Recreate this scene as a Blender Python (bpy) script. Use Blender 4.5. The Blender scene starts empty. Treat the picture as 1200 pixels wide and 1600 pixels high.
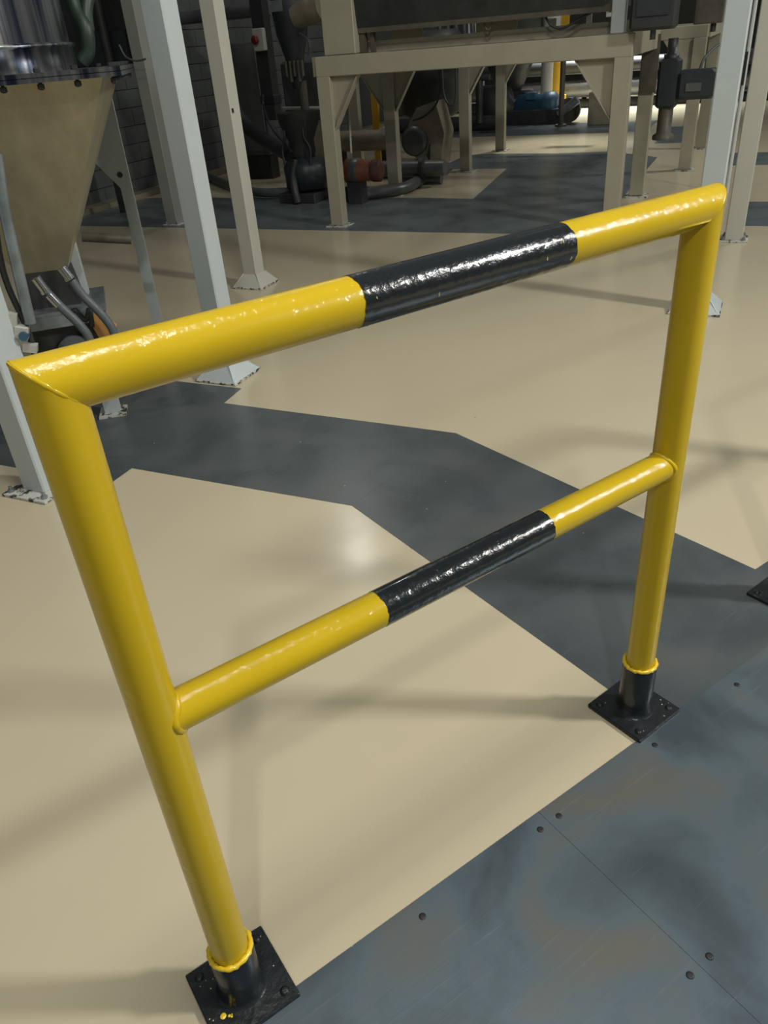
import bpy, bmesh, math, random
from mathutils import Vector, Matrix
random.seed(7)
SC = bpy.context.scene
COL = SC.collection

# ---------------------------------------------------------------- camera
cam = bpy.data.cameras.new('camera')
cam.lens = 26.92; cam.sensor_width = 36.0; cam.sensor_fit = 'AUTO'; cam.clip_start = 0.02; cam.clip_end = 200
co = bpy.data.objects.new('camera', cam); COL.objects.link(co)
_R = ((0.8202, -0.34838, 0.45377), (-0.56767, -0.39744, 0.72097), (-0.07082, -0.84893, -0.52374))
co.matrix_world = Matrix(((_R[0][0], -_R[0][1], -_R[0][2], 0), (_R[1][0], -_R[1][1], -_R[1][2], 0),
                          (_R[2][0], -_R[2][1], -_R[2][2], 1.5), (0, 0, 0, 1)))
SC.camera = co

# ---------------------------------------------------------------- light
world = bpy.data.worlds.new('hall_bounce'); SC.world = world; world.use_nodes = True
wb = world.node_tree.nodes['Background']
wb.inputs[0].default_value = (0.78, 0.82, 0.84, 1); wb.inputs[1].default_value = 0.135


def area(name, loc, target, size, power, col=(1, .97, .9), sy=None, spread=180):
    l = bpy.data.lights.new(name, 'AREA'); l.energy = power; l.color = col
    l.spread = math.radians(spread); l.shape = 'RECTANGLE'; l.size = size; l.size_y = sy or size
    o = bpy.data.objects.new(name, l); COL.objects.link(o); o.location = loc
    o.rotation_euler = (Vector(target) - Vector(loc)).to_track_quat('-Z', 'Y').to_euler()


area('high_bay_over_barrier', (0.9, 0.55, 6.0), (0.9, 0.9, 0), 1.0, 120, (1, .97, .9))
area('high_bay_right', (5.5, -2.8, 5.0), (1.2, 1.2, 0), 0.6, 345, (1, .98, .93))
area('high_bay_behind', (-1.5, -2.5, 5.5), (0.5, 1.2, 0), 0.22, 78, (1, .98, .95))
area('high_bay_aisle', (5.3, 9.3, 5.6), (5.0, 6.5, 0), 0.25, 16, (1, .97, .9))
area('high_bay_far_right', (11.5, 3.0, 5.5), (8.5, 6.0, 0), 0.8, 70, (1, .98, .92), spread=110)
area('far_hall_daylight', (14.2, 12.6, 4.2), (13.9, 12.1, 0), 1.6, 270, (.94, .98, 1), spread=75)
_l = bpy.data.lights.new('skylight_shaft', 'SPOT'); _l.energy = 1500; _l.spot_size = math.radians(27); _l.spot_blend = 1.0; _l.color = (1, .99, .93); _l.shadow_soft_size = .25
_o = bpy.data.objects.new('skylight_shaft', _l); COL.objects.link(_o); _o.location = (10.4, 9.4, 6.0)
_o.rotation_euler = (Vector((9.1, 8.85, 0)) - Vector((10.4, 9.4, 6.0))).to_track_quat('-Z', 'Y').to_euler()

SC.view_settings.view_transform = 'Standard'
SC.view_settings.look = 'None'
SC.view_settings.gamma = 1
SC.view_settings.use_curve_mapping = False
SC.view_settings.exposure = 0.135


# ---------------------------------------------------------------- materials
def mat(name, col, rough=.5, metal=0, var=0., vscale=6, bump=0., bscale=40, col2=None, thr=None, chips=0., coat=0., chipcol=(.03, .025, .02), stretch=None, spec=.5, emit=0, coatbump=False):
    m = bpy.data.materials.new(name); m.use_nodes = True
    nt = m.node_tree; N = nt.nodes; L = nt.links; b = N['Principled BSDF']
    b.inputs['Base Color'].default_value = (*col, 1); b.inputs['Roughness'].default_value = rough
    b.inputs['Metallic'].default_value = metal; b.inputs['Coat Weight'].default_value = coat
    b.inputs['Coat Roughness'].default_value = .06; b.inputs['Specular IOR Level'].default_value = spec
    if emit:
        b.inputs['Emission Color'].default_value = (*col, 1); b.inputs['Emission Strength'].default_value = emit
    tc = N.new('ShaderNodeTexCoord'); vec = tc.outputs['Object']
    if stretch:
        mp = N.new('ShaderNodeMapping'); mp.inputs['Scale'].default_value = stretch; L.new(vec, mp.inputs[0]); vec = mp.outputs[0]
    cur = None
    if var or col2:
        n = N.new('ShaderNodeTexNoise'); n.inputs['Scale'].default_value = vscale; n.inputs['Detail'].default_value = 6
        n.inputs['Roughness'].default_value = .6; L.new(vec, n.inputs['Vector'])
        r = N.new('ShaderNodeValToRGB'); e = r.color_ramp.elements
        t0, t1 = thr or (.3, .7); e[0].position = t0; e[1].position = t1
        c2 = col2 or tuple(c * (1 - var) for c in col)
        e[0].color = (*c2, 1); e[1].color = (*col, 1)
        L.new(n.outputs['Fac'], r.inputs[0]); cur = r.outputs[0]
        L.new(cur, b.inputs['Base Color'])
    if chips:
        n2 = N.new('ShaderNodeTexNoise'); n2.inputs['Scale'].default_value = 16; n2.inputs['Detail'].default_value = 8
        n2.inputs['Roughness'].default_value = .72; L.new(vec, n2.inputs['Vector'])
        r2 = N.new('ShaderNodeValToRGB'); e = r2.color_ramp.elements
        e[0].position = 1 - chips; e[1].position = min(1, 1 - chips + .015); e[0].color = (0, 0, 0, 1); e[1].color = (1, 1, 1, 1)
        L.new(n2.outputs['Fac'], r2.inputs[0])
        mx = N.new('ShaderNodeMix'); mx.data_type = 'RGBA'; L.new(r2.outputs[0], mx.inputs[0])
        if cur: L.new(cur, mx.inputs[6])
        else: mx.inputs[6].default_value = (*col, 1)
        mx.inputs[7].default_value = (*chipcol, 1); L.new(mx.outputs[2], b.inputs['Base Color'])
    if bump:
        n3 = N.new('ShaderNodeTexNoise'); n3.inputs['Scale'].default_value = bscale; n3.inputs['Detail'].default_value = 4
        L.new(vec, n3.inputs['Vector'])
        bp = N.new('ShaderNodeBump'); bp.inputs['Strength'].default_value = bump; bp.inputs['Distance'].default_value = .004
        L.new(n3.outputs['Fac'], bp.inputs['Height']); L.new(bp.outputs[0], b.inputs['Coat Normal'] if coatbump else b.inputs['Normal'])
    return m


def floor_mat():
    """cream epoxy with soft mottling, small pits and worn gloss"""
    m = mat('cream_epoxy', (.55, .485, .335), .3, var=.10, vscale=1.3, thr=(.1, .9))
    nt = m.node_tree; N = nt.nodes; L = nt.links; b = N['Principled BSDF']
    tc = N.new('ShaderNodeTexCoord')
    n = N.new('ShaderNodeTexNoise'); n.inputs['Scale'].default_value = 3.; n.inputs['Detail'].default_value = 5; L.new(tc.outputs['Object'], n.inputs[0])
    mr = N.new('ShaderNodeMapRange'); mr.inputs[3].default_value = .14; mr.inputs[4].default_value = .26
    L.new(n.outputs['Fac'], mr.inputs[0]); L.new(mr.outputs[0], b.inputs['Roughness'])
    n2 = N.new('ShaderNodeTexNoise'); n2.inputs['Scale'].default_value = 7; n2.inputs['Detail'].default_value = 0; L.new(tc.outputs['Object'], n2.inputs[0])
    bp = N.new('ShaderNodeBump'); bp.inputs['Strength'].default_value = .12; bp.inputs['Distance'].default_value = .003
    L.new(n2.outputs['Fac'], bp.inputs['Height']); L.new(bp.outputs[0], b.inputs['Normal'])
    # tiny dark pits
    v = N.new('ShaderNodeTexVoronoi'); v.inputs['Scale'].default_value = 4; L.new(tc.outputs['Object'], v.inputs['Vector'])
    lt = N.new('ShaderNodeMath'); lt.operation = 'LESS_THAN'; lt.inputs[1].default_value = .014; L.new(v.outputs['Distance'], lt.inputs[0])
    mx = N.new('ShaderNodeMix'); mx.data_type = 'RGBA'; L.new(lt.outputs[0], mx.inputs[0])
    src = b.inputs['Base Color'].links[0].from_socket
    L.new(src, mx.inputs[6]); mx.inputs[7].default_value = (.12, .09, .06, 1); L.new(mx.outputs[2], b.inputs['Base Color'])
    return m


def steel_mat(name, base, warm, rough, metal, scr=1., dk=.5):
    """worn grey plate: cloudy stains, directional scuffs, pale specks"""
    m = mat(name, base, rough, metal)
    nt = m.node_tree; N = nt.nodes; L = nt.links; b = N['Principled BSDF']
    tc = N.new('ShaderNodeTexCoord')
    n = N.new('ShaderNodeTexNoise'); n.inputs['Scale'].default_value = 3.2; n.inputs['Detail'].default_value = 7; n.inputs['Distortion'].default_value = .5
    L.new(tc.outputs['Object'], n.inputs[0])
    r = N.new('ShaderNodeValToRGB'); e = r.color_ramp.elements
    e[0].position = .34; e[0].color = (*[c * dk for c in base], 1); e[1].position = .52; e[1].color = (*base, 1)
    x = e.new(.66); x.color = (*warm, 1)
    L.new(n.outputs['Fac'], r.inputs[0])
    mp = N.new('ShaderNodeMapping'); mp.inputs['Rotation'].default_value = (0, 0, .12); mp.inputs['Scale'].default_value = (1.6, 46, 1); L.new(tc.outputs['Object'], mp.inputs[0])
    s = N.new('ShaderNodeTexNoise'); s.inputs['Scale'].default_value = 1.6; s.inputs['Detail'].default_value = 6; s.inputs['Roughness'].default_value = .7; L.new(mp.outputs[0], s.inputs[0])
    sr = N.new('ShaderNodeValToRGB'); e = sr.color_ramp.elements; e[0].position = .6; e[1].position = .74; e[0].color = (0, 0, 0, 1); e[1].color = (.5 * scr, .5 * scr, .5 * scr, 1)
    L.new(s.outputs['Fac'], sr.inputs[0])
    mx = N.new('ShaderNodeMix'); mx.data_type = 'RGBA'; L.new(sr.outputs[0], mx.inputs[0]); L.new(r.outputs[0], mx.inputs[6]); mx.inputs[7].default_value = (.2, .23, .24, 1)
    v = N.new('ShaderNodeTexVoronoi'); v.inputs['Scale'].default_value = 8; L.new(tc.outputs['Object'], v.inputs['Vector'])
    lt = N.new('ShaderNodeMath'); lt.operation = 'LESS_THAN'; lt.inputs[1].default_value = .022; L.new(v.outputs['Distance'], lt.inputs[0])
    m2 = N.new('ShaderNodeMix'); m2.data_type = 'RGBA'; L.new(lt.outputs[0], m2.inputs[0]); L.new(mx.outputs[2], m2.inputs[6]); m2.inputs[7].default_value = (.45, .45, .4, 1)
    L.new(m2.outputs[2], b.inputs['Base Color'])
    mr = N.new('ShaderNodeMapRange'); mr.inputs[3].default_value = rough - .1; mr.inputs[4].default_value = rough + .14
    L.new(n.outputs['Fac'], mr.inputs[0]); L.new(mr.outputs[0], b.inputs['Roughness'])
    bp = N.new('ShaderNodeBump'); bp.inputs['Strength'].default_value = .1; bp.inputs['Distance'].default_value = .002
    L.new(s.outputs['Fac'], bp.inputs['Height']); L.new(bp.outputs[0], b.inputs['Normal'])
    return m


M = dict(
    epoxy=floor_mat(),
    stripe=steel_mat('grey_stripe_paint', (.078, .094, .097), (.092, .100, .098), .27, .05, .5, .78),
    aisle_sheen=steel_mat('grey_paint_far_sheen', (.115, .14, .145), (.12, .14, .14), .3, .1, .6, .75),  # stripe grey made lighter and bluer to carry the far floor's reflected sheen
    plate=steel_mat('grey_steel_plate', (.110, .148, .170), (.142, .138, .118), .33, .35, 1., .62),
    yellow=mat('yellow_gloss_paint', (.60, .415, .008),   .34, coat=.5, spec=.2, coatbump=True, bump=.7, bscale=70, var=.08, vscale=5),
    yellow_blob=mat('yellow_paint_drip', (.78, .55, .02), .28, coat=.5, bump=.5, bscale=60),
    black=mat('black_gloss_paint', (.007, .011, .013), .24, coat=.5, bump=.6, bscale=55),
    sleeve=mat('black_sleeve_paint', (.012, .017, .02), .3, coat=.25, bump=.5, bscale=50, chips=.3, chipcol=(.07, .08, .07)),
    base=mat('black_base_paint', (.010, .014, .017), .42, bump=.6, bscale=60, var=.5, vscale=14),
    speck=mat('pale_paint_speck', (.42, .38, .2), .5),
    white=mat('white_column_paint', (.46, .515, .51), .4, var=.07, vscale=3, bump=.15, bscale=14, chips=.27),
    shaded=mat('shaded_white_paint', (.27, .275, .25), .5, var=.15, vscale=3),  # column white darkened in its colour for the dim light at far left
    rust=mat('rusty_red_cover', (.10, .032, .02), .6, var=.4, vscale=12),
    white2=mat('greyish_cream_paint', (.46, .46, .39), .42, var=.08, vscale=3, chips=.27),
    cream=mat('cream_frame_paint', (.345, .325, .24), .42, var=.12, vscale=4, bump=.15, bscale=14, chips=.29),
    worn=mat('worn_white_edge', (.5, .5, .44), .5, col2=(.035, .03, .025), vscale=30, thr=(.42, .5)),
    dark=mat('dark_machine_paint', (.030, .033, .032), .5, var=.5, vscale=6, bump=.3, bscale=20),
    darkb=mat('dark_brown_metal', (.10, .09, .065), .5, var=.4, vscale=8),
    charcoal=mat('charcoal_motor', (.025, .033, .038), .42, var=.3, vscale=12),
    rubber=mat('grey_rubber_hose', (.085, .10, .105), .45, bump=.3, bscale=90),
    green=mat('dark_green_hose', (.012, .026, .015), .5),
    inox=mat('stainless_sheet', (.43, .385, .265), .42, .6, var=.35, vscale=2.2, bump=.15, bscale=8, stretch=(3, 3, .35)),
    mirror=mat('polished_stainless', (.36, .36, .35), .27, 1, col2=(.04, .055, .09), thr=(.4, .6), vscale=5, bump=.3, bscale=9, stretch=(4, 4, .08)),
    galv=mat('galvanised_pipe', (.32, .37, .39), .36, .7, var=.4, vscale=12),
    chrome=mat('bright_fitting', (.55, .56, .57), .2, 1),
    pipe=mat('dull_grey_pipe', (.14, .15, .15), .38, .4, var=.35, vscale=6),
    tan=mat('tan_casing', (.30, .27, .19), .5, .2, var=.4, vscale=6),
    orange=mat('orange_motor_paint', (.22, .065, .03), .6, var=.4, vscale=9),
    orange2=mat('dusty_orange_cover', (.52, .26, .07), .6, var=.2, vscale=8),
    blue=mat('blue_motor_paint', (.035, .10, .16), .45, var=.3, vscale=8),
    red=mat('red_button', (.14, .008, .006), .4),
    panel=mat('pale_panel', (.42, .42, .38), .5, var=.15, vscale=4),
    yel2=mat('yellow_pipe_paint', (.55, .33, .02), .4, var=.2, vscale=5),
    block=mat('grey_concrete_block', (.088, .098, .096), .85, var=.2, vscale=9, bump=.5, bscale=70),
    mortar=mat('dark_mortar', (.060, .067, .067), .9),
    wall=mat('far_wall_paint', (.05, .052, .046), .8, var=.4, vscale=1.5),
    rope=mat('pale_rope', (.4, .4, .34), .7),
    rivet=mat('dark_screw_head', (.012, .014, .015), .5),
    plug=mat('white_plastic_sheet', (.62, .64, .62), .4),
)

# ---------------------------------------------------------------- mesh helpers
GA = math.radians(-58.5)


class MB:
    def __init__(s): s.v = []; s.f = []; s.sm = []

    def add(s, vs, fs, smooth=False):
        o = len(s.v); s.v += [tuple(v) for v in vs]
        for f in fs: s.f.append(tuple(i + o for i in f)); s.sm.append(smooth)
        return s

    def box(s, c, d, rz=0, tilt=None, bev=.0):
        hx, hy, hz = d[0] / 2, d[1] / 2, d[2] / 2
        Mx = Matrix.Rotation(rz, 3, 'Z')
        if tilt: Mx = Mx @ Matrix.Rotation(tilt[1], 3, tilt[0])
        if bev and bev < min(hx, hy, hz):
            # chamfered vertical edges and soft top and bottom
            ring = []
            for z, k in ((-hz, bev), (-hz + bev, 0), (hz - bev, 0), (hz, bev)):
                x, y, b = hx - k, hy - k, bev
                ring.append([(x, y - b, z), (x - b, y, z), (-x + b, y, z), (-x, y - b, z), (-x, -y + b, z), (-x + b, -y, z), (x - b, -y, z), (x, -y + b, z)])
            vs = [p for r in ring for p in r]; fs = []
            for k in range(3):
                for i in range(8):
                    j = (i + 1) % 8; fs.append((k * 8 + i, k * 8 + j, k * 8 + 8 + j, k * 8 + 8 + i))
            fs.append(tuple(range(7, -1, -1))); fs.append(tuple(range(24, 32)))
        else:
            vs = [(x, y, z) for x in (-hx, hx) for y in (-hy, hy) for z in (-hz, hz)]
            fs = [(0, 1, 3, 2), (4, 6, 7, 5), (0, 4, 5, 1), (2, 3, 7, 6), (0, 2, 6, 4), (1, 5, 7, 3)]
        return s.add([Vector(c) + Mx @ Vector(v) for v in vs], fs)

    def prism(s, poly, axis, a, b):
        """extrude a 2D polygon along axis ('x','y','z') from a to b; poly in the other two coordinates in order"""
        def P(u, v, t): return {'x': (t, u, v), 'y': (u, t, v), 'z': (u, v, t)}[axis]
        n = len(poly); vs = [P(*p, a) for p in poly] + [P(*p, b) for p in poly]
        fs = [tuple(range(n))[::-1], tuple(range(n, 2 * n))] + [(i, (i + 1) % n, n + (i + 1) % n, n + i) for i in range(n)]
        return s.add(vs, fs)

    def tube(s, pts, r, seg=16, cap=True, closed=False):
        pts = [Vector(p) for p in pts]; n = len(pts); rs = r if isinstance(r, (list, tuple)) else [r] * n
        def tan(i):
            if closed: return (pts[(i + 1) % n] - pts[i - 1]).normalized()
            return (pts[min(i + 1, n - 1)] - pts[max(i - 1, 0)]).normalized()
        t = tan(0); a = t.orthogonal().normalized(); vs = []
        for i in range(n):
            t = tan(i); a = (a - a.dot(t) * t).normalized(); b = t.cross(a)
            for k in range(seg):
                w = 2 * math.pi * k / seg; vs.append(pts[i] + rs[i] * (math.cos(w) * a + math.sin(w) * b))
        fs = []
        for i in range(n if closed else n - 1):
            j = (i + 1) % n
            for k in range(seg):
                l = (k + 1) % seg; fs.append((i * seg + k, i * seg + l, j * seg + l, j * seg + k))
        s.add(vs, fs, True)
        if cap and not closed: s.add(vs[:seg], [tuple(range(seg))[::-1]]); s.add(vs[-seg:], [tuple(range(seg))])
        return s

    def lathe(s, c, prof, seg=32, smooth=True, axis='z', ang=0):
        vs = []; n = len(prof)
        for r, z in prof:
            for k in range(seg):
                w = 2 * math.pi * k / seg + ang; p = (r * math.cos(w), r * math.sin(w), z)
                if axis == 'x': p = (p[2], p[0], p[1])
                if axis == 'y': p = (p[0], p[2], p[1])
                vs.append((c[0] + p[0], c[1] + p[1], c[2] + p[2]))
        fs = [(i * seg + k, i * seg + (k + 1) % seg, (i + 1) * seg + (k + 1) % seg, (i + 1) * seg + k) for i in range(n - 1) for k in range(seg)]
        s.add(vs, fs, smooth)
        s.add(vs[:seg], [tuple(range(seg))[::-1]]); s.add(vs[-seg:], [tuple(range(seg))]); return s

    def mesh(s, name, m, off=(0, 0, 0)):
        me = bpy.data.meshes.new(name)
        me.from_pydata([(v[0] - off[0], v[1] - off[1], v[2] - off[2]) for v in s.v], [], s.f)
        for p, q in zip(me.polygons, s.sm): p.use_smooth = q
        me.materials.append(M[m] if isinstance(m, str) else m)
        bm = bmesh.new(); bm.from_mesh(me); bmesh.ops.remove_doubles(bm, verts=bm.verts, dist=1e-6) if False else None
        bmesh.ops.recalc_face_normals(bm, faces=bm.faces); bm.to_mesh(me); bm.free()
        return me


def bez(pts, n=8):
    """Catmull-Rom through points"""
    P = [Vector(p) for p in pts]; P = [2 * P[0] - P[1]] + P + [2 * P[-1] - P[-2]]; out = []
    for i in range(1, len(P) - 2):
        for k in range(n):
            t = k / n; a, b, c, d = P[i - 1:i + 3]
            out.append(.5 * ((2 * b) + (c - a) * t + (2 * a - 5 * b + 4 * c - d) * t * t + (3 * b - a - 3 * c + d) * t ** 3))
    return out + [P[-2]]


OFF = {}


def g2w(a, b): return (a * math.cos(GA) - b * math.sin(GA), a * math.sin(GA) + b * math.cos(GA))


def thing(name, label, cat, org, frame='g', group=None, z=0):
    """an Empty at the thing's base. frame 'g': org is in plant-grid coordinates and parts are given in them; a number: own rotation, parts local"""
    o = bpy.data.objects.new(name, None); COL.objects.link(o); o.empty_display_size = .1
    if frame == 'g':
        o.location = (*g2w(*org), z); o.rotation_euler = (0, 0, GA); OFF[o.name] = (org[0], org[1], z)
    else:
        o.location = (*org, z); o.rotation_euler = (0, 0, frame); OFF[o.name] = (0, 0, z)
    o['label'] = label; o['category'] = cat
    if group: o['group'] = group
    return o


def part(parent, name, m, mb, label=None, kind=None):
    off = OFF[parent.name]
    ob = bpy.data.objects.new(name, mb.mesh(name, m, off)); COL.objects.link(ob); ob.parent = parent
    OFF[ob.name] = off
    if label: ob['label'] = label
    if kind: ob['kind'] = kind
    return ob


def single(name, m, mb, label, cat, org, frame='g', group=None, z=0):
    ob = bpy.data.objects.new(name, mb.mesh(name, m, (org[0], org[1], z) if frame == 'g' else (0, 0, z))); COL.objects.link(ob)
    if frame == 'g': ob.location = (*g2w(*org), z); ob.rotation_euler = (0, 0, GA)
    else: ob.location = (*org, z); ob.rotation_euler = (0, 0, frame)
    ob['label'] = label; ob['category'] = cat
    if group: ob['group'] = group
    return ob


# ---------------------------------------------------------------- floor
fm = MB().box((3, 7, -.05), (34, 34, .1))
floor = bpy.data.objects.new('floor', fm.mesh('floor', 'epoxy')); COL.objects.link(floor); floor['kind'] = 'structure'; OFF[floor.name] = (0, 0, 0)


def w2(p): return g2w(*p)


def stripe(poly, z=.0015, m='stripe'):
    return part(floor, 'grey_stripe', m, MB().prism(poly, 'z', -.02, z))


# stripe running to the barrier, in three lengths that meet at fine joints
B1, B2 = (1.233, 2.184), (1.917, 2.399)
j0 = w2((-1.62, 2.19)); j1 = w2((-1.62, 2.894))
stripe([w2((-6.9, 2.04)), w2((-2.28, 2.04)), w2((-2.28, 2.19)), j0, j1, w2((-2.281, 2.90)), w2((-2.30, 3.09)), w2((-6.9, 3.07))])
stripe([(j0[0] + .0003, j0[1] - .0005), B1, B2, (j1[0] + .0003, j1[1] - .0005)])
stripe([(B1[0], B1[1] - .0006), (1.243, .7765), (3.6, .7765), (3.6, 1.0), (1.99, 1.003), (B2[0], B2[1] - .0006)])
# cross aisles further back, grazing sheen put into their lighter colour
stripe([w2(p) for p in ((-7.15, 6.66), (-1.2, 6.70), (-1.2, 8.1), (-3.3, 8.3), (-7.15, 8.25))], m='aisle_sheen')
stripe([w2(p) for p in ((-2.72, 8.2454), (-1.2, 8.1004), (-1.2, 11.0), (-1.9, 11.6), (-2.6, 11.5), (-3.5, 11.6), (-3.9, 11.5), (-3.9, 10.25), (-2.93, 10.25))], m='aisle_sheen')
stripe([w2(p) for p in ((-.1, 7.14), (3.5, 7.14), (3.5, 8.15), (-.1, 8.15))], m='aisle_sheen')
stripe([w2(p) for p in ((-.55, 10.27), (3.5, 10.27), (3.5, 11.25), (-.55, 11.25))], m='aisle_sheen')
stripe([w2(p) for p in ((-1.4, 12.3), (-1.0, 12.3), (-1.0, 14.2), (-1.4, 14.2))], m='aisle_sheen')
stripe([w2(p) for p in ((-6.8, 13.6), (-1.7, 13.7), (-1.7, 15.2), (-6.8, 15.2))], m='aisle_sheen')

# steel walkway of screwed plates along the barrier
PY = .776
xs = [-1.88, -.525, .83, 2.185, 3.54]
rows = [(PY, -.224), (-.226, -1.226)]
part(floor, 'joint_bed', 'rivet', MB().prism([(-1.87, -1.2), (3.53, -1.2), (3.53, PY - .001), (-1.87, PY - .001)], 'z', -.02, .0012))
sc_mesh = MB().lathe((0, 0, 0), [(.0075, .0), (.0075, .0006), (.0045, .0010), (.0, .0010)], 10).mesh('screw', 'rivet')
for ri, (y1, y0) in enumerate(rows):
    for i in range(4):
        x0, x1 = xs[i] + .0005, xs[i + 1] - .0005
        pl = part(floor, 'steel_plate', 'plate', MB().prism([(x0, y0), (x1, y0), (x1, y1), (x0, y1)], 'z', -.02, .003 + .0004 * ((i + ri) % 2)))
        L = x1 - x0
        for yy in (y1 - .036, y1 - .42, y0 + .2, ) if ri == 0 else (y1 - .036,):
            for k in range(5):
                xx = x0 + .028 + (L - .056) * k / 4
                if yy != y1 - .036 and k not in (0, 4) or (ri == 0 and .05 < xx < .2): continue
                s_ = bpy.data.objects.new('screw', sc_mesh); COL.objects.link(s_); s_.parent = pl; s_.location = (xx, yy, .0032 + .0004 * ((i + ri) % 2))


# ---------------------------------------------------------------- safety barriers
def barrier(label, org, rot, detail=True, plrot=(0, 0)):
    t = thing('safety_barrier', label, 'barrier', org, rot, 'yellow and black pipe barriers')
    Wd, H1, H2, R, R2 = 1.112, 1.216, .714, .0333, .0309
    SEG = 48
    def post(x, sgn):
        mb = MB(); vs = []
        zs = [.02] + [.1 + .1 * i for i in range(11)]
        for z in zs: vs.append([(x + R * math.cos(a), R * math.sin(a), z) for a in [2 * math.pi * k / SEG for k in range(SEG)]])
        vs.append([(x + R * math.cos(a), R * math.sin(a), H1 - sgn * R * math.cos(a)) for a in [2 * math.pi * k / SEG for k in range(SEG)]])
        fl = [v for r in vs for v in r]; n = len(vs)
        mb.add(fl, [(i * SEG + k, i * SEG + (k + 1) % SEG, (i + 1) * SEG + (k + 1) % SEG, (i + 1) * SEG + k) for i in range(n - 1) for k in range(SEG)], True)
        return part(t, 'post', 'yellow', mb)
    # mitre: outer corner high. at x=0 the outside is -x, where the post is tallest
    post(0, 1); post(Wd, -1)
    mb = MB(); rings = []
    for x in [None] + [.1 * i for i in range(1, 12)] + ['e']:
        ring = []
        for k in range(SEG):
            a = 2 * math.pi * k / SEG; y, z = R * math.cos(a), R * math.sin(a)
            xx = -z if x is None else (Wd + z if x == 'e' else x)
            ring.append((xx, y, H1 + z))
        rings.append(ring)
    n = len(rings)
    mb.add([v for r in rings for v in r], [(i * SEG + k, i * SEG + (k + 1) % SEG, (i + 1) * SEG + (k + 1) % SEG, (i + 1) * SEG + k) for i in range(n - 1) for k in range(SEG)], True)
    top = part(t, 'top_rail', 'yellow', mb)
    def band(par, a, b, r, h):
        rg = []; rr = random.Random(3)
        for j in range(9):
            ring = []
            for k in range(SEG):
                w = 2 * math.pi * k / SEG; x = a + (b - a) * j / 8
                if j == 0: x += rr.uniform(-.0012, .0012) + .0012 * math.sin(w * 3)
                if j == 8: x += rr.uniform(-.0012, .0012) + .0012 * math.cos(w * 2)
                ring.append((x, (r + .0006) * math.cos(w), h + (r + .0006) * math.sin(w)))
            rg.append(ring)
        m_ = MB(); m_.add([v for q in rg for v in q], [(i * SEG + k, i * SEG + (k + 1) % SEG, (i + 1) * SEG + (k + 1) % SEG, (i + 1) * SEG + k) for i in range(8) for k in range(SEG)], True)
        return part(par, 'black_band', 'black', m_, 'black painted band on the yellow rail')
    band(top, .382, .762, R, H1)
    mid = part(t, 'middle_rail', 'yellow', MB().tube([(Wd * i / 12, 0, H2) for i in range(13)], R2, SEG, False))
    band(mid, .378, .752, R2, H2)
    # paint chips through the bands
    if detail:
        for par, r, h, lst in ((top, R, H1, ((.40, 75), (.393, 148), (.50, 105), (.735, 62), (.752, 110), (.745, 168), (.70, 95))), ):
            for x, d in lst:
                w = math.radians(d); c = Vector((x, -(r + .0008) * math.sin(w), h + (r + .0008) * math.cos(w)))
                q = MB(); nrm = Vector((0, -math.sin(w), math.cos(w))); tx = Vector((1, 0, 0)); ty = nrm.cross(tx)
                rr = random.Random(int(x * 999)); k = 7
                pts = [c + (tx * math.cos(i * 6.283 / k) * rr.uniform(.0006, .0022) + ty * math.sin(i * 6.283 / k) * rr.uniform(.001, .0045)) for i in range(k)]
                q.add([p + nrm * .0003 for p in pts] + [p - nrm * .0012 for p in pts], [tuple(range(k))] + [(i, (i + 1) % k, k + (i + 1) % k, k + i) for i in range(k)])
                part(par, 'paint_chip', 'speck', q)
    # weld beads where the middle rail meets the posts (saddle curves) and on the mitres
    for x0, sg in ((0, 1), (Wd, -1)):
        pts = []; rr = random.Random(5)
        for k in range(40):
            w = 2 * math.pi * k / 40; y = (R2 - .0025) * math.cos(w); z = (R2 - .0025) * math.sin(w)
            pts.append((x0 + sg * (math.sqrt(max(0, R * R - y * y)) - .001), y, H2 + z))
        part(t, 'weld_bead', 'yellow', MB().tube(pts, [.0062 + rr.uniform(-.0006, .0006) for _ in pts], 8, False, True))
        pts = []
        for k in range(40):
            w = 2 * math.pi * k / 40; y = (R - .0034) * math.cos(w); z = (R - .0034) * math.sin(w)
            pts.append((x0 - sg * z, y, H1 + z))
        part(t, 'weld_bead', 'yellow', MB().tube(pts, [.0042 + rr.uniform(-.0004, .0004) for _ in pts], 8, False, True))
    # sleeves, paint rings, base plates, bolts
    for j, x0 in enumerate((0, Wd)):
        zt = (.138, .165)[j]; RS = .0405
        sl = part(t, 'sleeve', 'sleeve', MB().lathe((x0, 0, 0), [(RS + .013, .009), (RS + .006, .013), (RS + .001, .022), (RS, .04), (RS, zt - .002), (RS - .001, zt), (R - .001, zt)], SEG), 'black pipe sleeve')
        pts = []; rr = random.Random(11 + j)
        for k in range(48):
            w = 2 * math.pi * k / 48; pts.append((x0 + (RS - .003) * math.cos(w), (RS - .003) * math.sin(w), zt - .001 + rr.uniform(-.0012, .0012) - .0015 * math.sin(w * 2 + j)))
        part(sl, 'paint_ring', 'yellow_blob', MB().tube(pts, [.0048 + rr.uniform(-.001, .0012) for _ in pts], 8, False, True), 'rough ring of yellow paint on the sleeve rim')
        s = .081; b_ = part(t, 'base_plate', 'base', MB().box((x0, 0, .006), (2 * s, 2 * s, .012), plrot[j], None, .002), 'black square base plate')
        for a in (-1, 1):
            for c in (-1, 1):
                v = Matrix.Rotation(plrot[j], 2, 'Z') @ Vector((a * .06, c * .06))
                part(b_, 'bolt', 'base', MB().lathe((x0 + v[0], v[1], .012), [(.0095, 0), (.0095, .0008), (.0075, .0012), (.0075, .003), (.004, .0038)], 12))
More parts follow.
